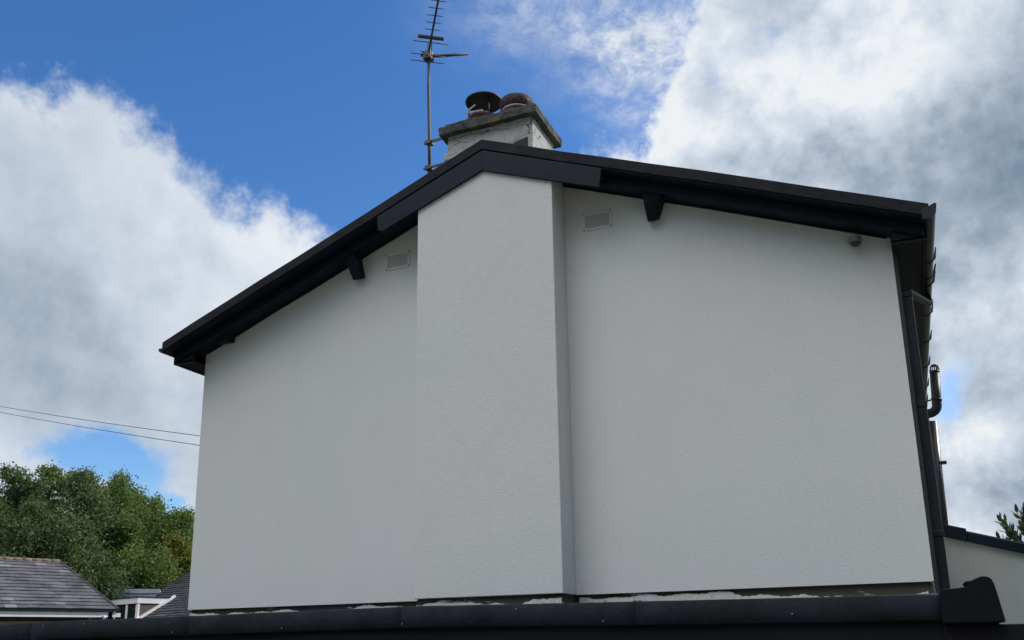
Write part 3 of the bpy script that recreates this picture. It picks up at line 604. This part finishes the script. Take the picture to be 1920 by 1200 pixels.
# ------------------------------------------------------------------ lower side building on the right
lt = empty('side_lean_to', (8.8, 1, -2.5), 'grey-white lean-to wall with sloping black verge at the right side of the house', 'lean-to')
def lz(x): return 0.598-(x-7.62)*0.292
w = MB(); w.xz([(7.604, -2.5), (10.8, -2.5), (10.8, lz(10.8)-0.09), (7.604, lz(7.604)-0.09)], 1.03, 3.0)
def f_lt(t, b):
    g = G(t); n = g.noise(1.1, 6, 0.6, (1, 1, 0.4)); g.l(g.ramp(n, [(0.35, (0.33, 0.35, 0.33)), (0.65, (0.44, 0.45, 0.43))]), b.inputs['Base Color']); g.l(g.bump(g.noise(30, 4, 0.6), 0.4, 0.006), b.inputs['Normal'])
w.build('wall', mat('dull_painted_render', (0.40, 0.42, 0.40), 0.9, 0.2, f_lt), lt)
w = MB(); w.xz([(7.606, lz(7.606)-0.108), (7.606, lz(7.606)), (7.939, lz(7.939)), (7.939, lz(7.939)-0.118)], 0.975, 1.028); w.build('bargeboard', m_black, lt, 0.006)
w = MB(); w.xz([(7.942, lz(7.942)-0.030), (7.942, lz(7.942)-0.115), (10.9, lz(10.9)-0.135), (10.9, lz(10.9)-0.030)], 0.985, 1.027); w.build('bargeboard', m_black, lt, 0.006)
w = MB(); w.xz([(7.61, lz(7.61)-0.012), (10.9, lz(10.9)-0.04), (10.9, lz(10.9)-0.085), (7.61, lz(7.61)-0.085)], 1.032, 3.1); w.build('roof', m_tile, lt)

# ------------------------------------------------------------------ overhead cables to the left side of the house
for (z0, y0, e, lab) in ((1.992, 0.024, (-18.79, 6.54, 7.45), 'upper thin black overhead cable meeting the left edge of the house'), (1.88, 0.035, (-18.78, 6.55, 7.37), 'lower thin black overhead cable meeting the left edge of the house')):
    a = Vector((-0.012, y0+0.03, z0)); b = Vector(e); b = a+(b-a)*1.6; n = 24
    pts = [a.lerp(b, k/n)+Vector((0, 0, -0.34*4*(k/n)*(1-k/n))) for k in range(n+1)]
    w = MB(); w.tube(pts, 0.0045, 6); tag(w.build('overhead_cable', m_cable), lab, 'cable', 'overhead cables')

# ------------------------------------------------------------------ tiled slope helper (tiles as one part mesh)
def tiles(name, o, u, lu, v, lv, nrm, course, width, m, parent, clip=None):
    """o = lower corner, u = along eaves, v = up the slope"""
    o, u, v, nrm = map(Vector, (o, u, v, nrm)); mb = MB(); nv = int(lv/course)+1
    rg = random.Random(5)
    for j in range(nv):
        off = (j % 2)*width/2
        i = -1
        while i*width+off < lu:
            a = max(0, i*width+off); b = min(lu, (i+1)*width+off-0.004); i += 1
            if b-a < 0.02: continue
            c0_, c1_ = j*course, min(lv, (j+1)*course+0.02)
            def lim(c): return clip(c) if clip else (0, lu)
            l0, h0 = lim(c0_); l1, h1 = lim(c1_)
            a0, b0, a1, b1 = max(a, l0), min(b, h0), max(a, l1), min(b, h1)
            if b0-a0 < 0.01 and b1-a1 < 0.01: continue
            b0 = max(b0, a0+.002); b1 = max(b1, a1+.002)
            t0 = 0.034+rg.uniform(-.007, .007); t1 = 0.006
            P = lambda s, c, h: o+u*s+v*c+nrm*h
            A = [P(a0, c0_, 0), P(b0, c0_, 0), P(b1, c1_, 0), P(a1, c1_, 0)]
            B = [P(a0, c0_, t0), P(b0, c0_, t0+rg.uniform(-.004, .004)), P(b1, c1_, t1), P(a1, c1_, t1)]
            mb.prism(A, B)
    return mb.build(name, m, parent)

# bungalow
E0 = Vector((-19.80, 8.00, 0.914)); E1 = Vector((-16.734, 15.033, 0.914)); u = (E1-E0).normalized(); lu = (E1-E0).length
nb = Vector((-u.y, u.x, 0)); half = 3.0; rise = 1.742
vv = (nb*half+Vector((0, 0, rise))).normalized(); lv = math.hypot(half, rise); nr = u.cross(vv).normalized()
if nr.z < 0: nr = -nr
bung = empty('bungalow', (E1.x-3, E1.y-3, -2.5), 'low bungalow with a grey tiled hipped roof and white fascia at the far left', 'bungalow')
hip = 1.05
tiles('roof', E0, u, lu, vv, lv, nr, 0.235, 0.33, m_bungtile, bung, clip=lambda c: (0, lu-hip*c/lv))
w = MB(); Rd0 = E0+nb*half+Vector((0, 0, rise)); Rd1 = E1-u*hip+nb*half+Vector((0, 0, rise))
e1b = E1+nb*2*half; e0b = E0+nb*2*half
w.poly([E1-Vector((0, 0, .01)), e1b-Vector((0, 0, .01)), Rd1-Vector((0, 0, .01))]); w.poly([e1b, e0b, Rd0, Rd1]); w.poly([E0-nr*.03, E1-nr*.03, Rd1-nr*.03, Rd0-nr*.03]); w.build('rear_slope', m_dormtile, bung)
w = MB(); n = 22
for k in range(n):
    a = Rd0.lerp(Rd1, k/n); b = Rd0.lerp(Rd1, (k+0.97)/n); w.tube([a+Vector((0, 0, .0)), b+Vector((0, 0, .0))], [0.085, 0.078], 8)
w.build('ridge_tiles', m_ridgetile, bung)
w = MB()
for k in range(14):
    a = E1.lerp(Rd1, k/14); b = E1.lerp(Rd1, (k+0.97)/14); w.tube([a, b], [0.062, 0.055], 8)
w.build('hip_tiles', m_dormtile, bung)
w = MB(); w.obox(E0-nb*0.02+Vector((0, 0, -0.075)), u*(lu+0.02), nb*0.03, Vector((0, 0, 0.055))); w.build('gutter', m_pvc, bung)
w = MB(); w.obox(E0+nb*0.05+Vector((0, 0, -0.25)), u*(lu-0.30), nb*0.03, Vector((0, 0, 0.16))); w.build('fascia', m_white, bung)
w = MB(); w.obox(E0+nb*0.085+Vector((0, 0, -0.245)), u*(lu-0.3), nb*0.4, Vector((0, 0, 0.01))); w.build('soffit', m_brown, bung)
w = MB(); w.obox(E1-u*0.16+nb*0.04+Vector((0, 0, -0.24)), u*0.26, nb*0.03, Vector((0, 0, 0.13))); w.build('fascia', m_white, bung)
w = MB(); pA = E1-u*0.42+nb*0.02; w.tube([pA+Vector((0, 0, -0.20)), pA+Vector((0, 0, -0.27)), pA+nb*0.3+Vector((0, 0, -0.42)), pA+nb*0.3+Vector((0, 0, -3.3))], 0.035, 8); w.build('downpipe', m_white, bung)
w = MB(); w.obox(E0+nb*0.45+Vector((0, 0, -3.41)), u*(lu-0.75), nb*5.1, Vector((0, 0, 3.16))); w.build('wall', m_buffdark, bung)
w = MB(); w.obox(E0+nb*0.40+u*4.1+Vector((0, 0, -3.0)), u*(lu-4.9), nb*0.045, Vector((0, 0, 2.62))); w.build('stone_panel', m_buff, bung)
w = MB(); w.obox(E0+nb*0.40+u*0.6+Vector((0, 0, -1.5)), u*2.3, nb*0.04, Vector((0, 0, 1.2))); w.build('window', m_glass, bung)

# chalet house with a flat-roofed dormer
s = Vector((-.30, -.954, 0)); t = Vector((.954, -.30, 0)); A = Vector((-19.59, 18.663, 1.575)); Z = Vector((0, 0, 1))
dh = empty('dormer_house', (-18, 21, -2.5), 'house behind with a dark tiled slope and a white edged flat-roofed dormer window', 'house')
sl = 0.62; zP = lambda d: 0.87+sl*(d-0.406)        # height of the tiled plane at distance d behind the dormer front
up = (-s+Z*sl).normalized(); nn = t.cross(up).normalized()
if nn.z < 0: nn = -nn
O = A-s*(-0.9)-t*2.6; O.z = zP(-0.9)
tiles('roof', O, t, 11.0, up, 8.5, nn, 0.20, 0.30, m_dormtile, dh)
w = MB(); top = O+up*8.5; w.poly([O-nn*.03, O+t*11-nn*.03, top+t*11-nn*.03, top-nn*.03]); w.poly([top, top+t*11, top+t*11-s*7-Z*4.4, top-s*7-Z*4.4]); w.build('roof_deck', m_dormtile, dh)
w = MB(); w.obox(O-t*0.06-nn*0.12, up*8.5, t*0.06, nn*0.15); w.build('verge', m_black, dh)
w = MB(); w.obox(O+s*(-0.5)+t*0.3+Z*(-3.9), t*10.4, s*-5.5, Z*3.7); w.build('wall', m_brown, dh)
dorm = MB(); W1 = 3.4
dorm.prism([A+s*-0.06-t*0.05-Z*0.23, A+s*-0.06-t*W1-Z*0.23, A+s*-0.06-t*W1-Z*0.80, A+s*-0.06-t*0.05-Z*0.80], [A+s*-1.6-t*0.05-Z*0.23, A+s*-1.6-t*W1-Z*0.23, A+s*-1.6-t*W1-Z*0.80, A+s*-1.6-t*0.05-Z*0.80])
dm = dorm.build('dormer', m_brown, dh)
w = MB(); w.obox(A-Z*0.235, -t*W1, -s*1.55, Z*0.225); w.build('dormer_fascia', m_white, dm)
w = MB(); w.obox(A+s*0.03+t*0.03-Z*0.008, -t*(W1+.06), -s*1.60, Z*0.03); w.build('dormer_roof', m_felt, dm)
fr = A+s*-0.03-Z*0.79
for a, wd in ((0.02, 0.16), (0.80, 0.16), (1.75, 0.12)):
    w = MB(); w.obox(fr-t*a, -t*wd, -s*0.08, Z*0.55); w.build('window_post', m_white, dm)
w = MB(); w.obox(fr-t*0.1-s*0.012, -t*2.4, -s*0.01, Z*0.55); w.build('window_pane', m_glass, dm)
# white trim where the dormer cheek meets the tiles
w = MB(); q0 = A+s*-0.05+t*0.0; q0.z = zP(0.05)+0.03; w.obox(q0-t*0.05, up*1.75, t*0.09, nn*0.10); w.build('cheek_trim', m_white, dm)
w = MB(); w.obox((-22.6, 19.6, 1.86), (1.75, 1.45, 0.0), (-.6, .7, 0), (0, 0, 0.17)); w.obox((-22.5, 19.75, -2.5), (1.6, 1.3, 0.0), (-.5, .6, 0), (0, 0, 4.35))
w.build('rear_flat_roof', m_whiteold, dh)
w = MB(); w.obox((-22.63, 19.58, 2.03), (1.80, 1.50, 0.0), (-.6, .7, 0), (0, 0, 0.03)); w.build('rear_roof_felt', m_felt, dh)

# ------------------------------------------------------------------ trees
def leafmesh(name, cen_, size, m, parent, aspect=0.6, up_bias=0.3):
    n = len(cen_); d = rng.normal(size=(n, 3)); d[:, 2] += up_bias; d /= np.linalg.norm(d, axis=1)[:, None]
    r = rng.normal(size=(n, 3)); e = np.cross(d, r); e /= np.linalg.norm(e, axis=1)[:, None]
    sz = size*rng.uniform(0.6, 1.3, (n, 1)); d = d*sz; e = e*sz*aspect
    nrm = np.cross(d, e); nrm /= np.linalg.norm(nrm, axis=1)[:, None]
    v = np.empty((n, 4, 3)); v[:, 0] = cen_-d*0.5; v[:, 1] = cen_+e*0.5+nrm*sz*0.08; v[:, 2] = cen_+d*0.5; v[:, 3] = cen_-e*0.5+nrm*sz*0.08
    me = bpy.data.meshes.new(name); me.vertices.add(n*4); me.loops.add(n*4); me.polygons.add(n)
    loc = Vector((0, 0, 0)); q = parent
    while q: loc += q.location; q = q.parent
    v = v.reshape(-1, 3)-np.array(loc)
    me.vertices.foreach_set('co', v.ravel()); me.loops.foreach_set('vertex_index', np.arange(n*4, dtype=np.int32))
    me.polygons.foreach_set('loop_start', np.arange(0, n*4, 4, dtype=np.int32)); me.polygons.foreach_set('loop_total', np.full(n, 4, dtype=np.int32))
    me.update(calc_edges=True); me.materials.append(m)
    o = bpy.data.objects.new(name, me); COL.objects.link(o); o.parent = parent; return o
def tree(x, y, ztop, rad, zlow, nleaf, m, label, leaf=0.17, spiky=0.5, dens=1.0):
    T = empty('tree', (x, y, -2.5), label, 'tree', 'trees behind the bungalow')
    h = ztop+2.5; z0 = -2.5
    w = MB(); w.tube([(x, y, z0), (x+0.1, y, z0+h*0.4), (x-0.05, y+0.1, z0+h*0.75), (x, y, z0+h*0.95)], [0.22, 0.16, 0.09, 0.02], 8)
    cl = []; nb_ = int(34*dens)
    for i in range(nb_):
        f = rng.uniform(0, 1)**0.8; z = zlow+(ztop-zlow)*f
        prof = math.sin(math.pi*min(1, 0.22+0.78*f)**1.15) if f > 0.15 else 0.8
        rr = rad*max(0.12, prof)*rng.uniform(0.35, 0.95); a = rng.uniform(0, 2*math.pi)
        c = np.array([x+rr*math.cos(a), y+rr*math.sin(a), z]); cr = rad*rng.uniform(0.22, 0.42)*(0.55+0.6*prof)
        cl.append((c, cr))
        st = Vector((x, y, max(z0+h*0.2, z-rad*0.8)))
        w.tube([st, st.lerp(Vector(c), 0.6)+Vector((0, 0, 0.1)), Vector(c)], [0.06, 0.035, 0.012], 5)
    for i in range(int(9*spiky*2)):
        a = rng.uniform(0, 2*math.pi); rr = rad*rng.uniform(0, 0.62)
        c = np.array([x+rr*math.cos(a), y+rr*math.sin(a), ztop-rng.uniform(0.25, 1.0)-rr*0.45]); cl.append((c, rad*rng.uniform(.10, .17)))
    w.build('trunk', m_bark, T)
    vol = np.array([cr**2 for _, cr in cl]); vol /= vol.sum(); P = []
    for (c, cr), q in zip(cl, vol):
        k = max(80, int(2.0*nleaf*q)); d = rng.normal(size=(k, 3)); d /= np.linalg.norm(d, axis=1)[:, None]
        r_ = cr*(rng.uniform(0.25, 1.0, (k, 1))**0.5)*(1+0.25*rng.normal(size=(k, 1)))
        p = c+d*r_*np.array([1, 1, 1.25]); P.append(p)
    P = np.concatenate(P)
    leafmesh('crown', P, leaf*0.8, m, T)
TREES = [(-28.39, 17.5, 7.09, 2.4, -1, 14000, 'A', 'dark green tree cut off by the left edge of the photo'),
  (-28.15, 19.5, 7.69, 2.1, -1, 17000, 'A', 'dark spire-topped tree rising above the bungalow ridge at far left'),
  (-28.05, 21.23, 8.13, 2.2, -1, 19000, 'B', 'tallest spire-topped green tree behind the bungalow roof'),
  (-24.91, 20.29, 6.97, 2.3, -1, 18000, 'A', 'dense dark green tree just right of the tallest one'),
  (-30.54, 27.47, 8.3, 2.8, 0, 18000, 'B', 'round-topped pale green tree behind the others', 0.17, 0.2),
  (-31.93, 30.36, 8.2, 3.0, -0.5, 18000, 'B', 'broad green tree filling the gap behind the two right-hand crowns', 0.17, 0.2),
  (-27.79, 27.43, 6.9, 2.2, -0.5, 16000, 'B', 'sloping green tree between the round-topped tree and the house', 0.17, 0.4),
  (-25.55, 26.81, 6.44, 2.0, -0.5, 15000, 'B', 'dark green tree right beside the white gable wall', 0.17, 0.5),
  (-23.99, 22.03, 4.95, 2.3, -1.5, 15000, 'B', 'low bright green tree above the dormer roof', 0.16, 0.3),
  (-23.29, 24.14, 4.41, 1.8, -1.5, 13000, 'C', 'yellow green tree above the dark tiled slope', 0.16, 0.3),
  (-25.3, 18.27, 5.28, 2.0, -1.5, 16000, 'A', 'dark bushy tree low behind the bungalow ridge', 0.16, 0.3),
  (-23.37, 19.01, 4.58, 2.0, -1.5, 15000, 'A', 'bushy tree behind the right end of the bungalow ridge', 0.16, 0.3)]
MATS = {'A': m_leafA, 'B': m_leafB, 'C': m_leafC}
for a in TREES: tree(a[0], a[1], a[2], a[3], a[4], a[5], MATS[a[6]], a[7], *a[8:])

# glossy shrub behind the lean-to
sh = empty('laurel_shrub', (9.3, 5.2, -2.5), 'leafy dark shrub with long leaves above the lean-to verge at the right edge', 'shrub')
w = MB(); tips = []
rs = random.Random(11)
for i in range(105):
    a = rs.uniform(0, 2*math.pi); rr = rs.uniform(0, 0.90); zt = 1.66-rr*0.72-rs.uniform(0, 0.8)
    b = Vector((9.32+rr*math.cos(a), 5.2+rr*math.sin(a)*0.8, zt)); st = Vector((9.32+rs.uniform(-.08, .08), 5.2, -0.2))
    mid = st.lerp(b, 0.6)+Vector((0, 0, -0.08)); w.tube([st, mid, b], [0.014, 0.008, 0.003], 5); tips.append((mid, b))
w.tube([(9.32, 5.2, -2.5), (9.32, 5.2, -0.1)], [0.09, 0.05], 8); w.build('stem', m_bark, sh)
bm = bmesh.new()
for mid, b in tips:
    d = (b-mid).normalized(); n = 22
    for k in range(n):
        f = (k+1)/n; p = mid.lerp(b, f); az_ = k*2.4+rs.uniform(-.5, .5)
        side = d.orthogonal().normalized(); side.rotate(Matrix.Rotation(az_, 3, d)); out = (side*0.9+d*(0.35+0.7*f)).normalized()
        ln = rs.uniform(0.095, 0.15); wd = ln*0.2; sd_ = out.cross(d).normalized(); nrm = out.cross(sd_)
        v = [p, p+out*ln*0.3+sd_*wd, p+out*ln*0.7+sd_*wd*0.85-nrm*0.006, p+out*ln-nrm*0.014, p+out*ln*0.7-sd_*wd*0.85-nrm*0.006, p+out*ln*0.3-sd_*wd]
        bm.faces.new([bm.verts.new(q-Vector((9.3, 5.2, -2.5))) for q in v])
me = bpy.data.meshes.new('foliage'); bm.to_mesh(me); bm.free(); me.materials.append(m_leafD); o = bpy.data.objects.new('foliage', me); COL.objects.link(o); o.parent = sh
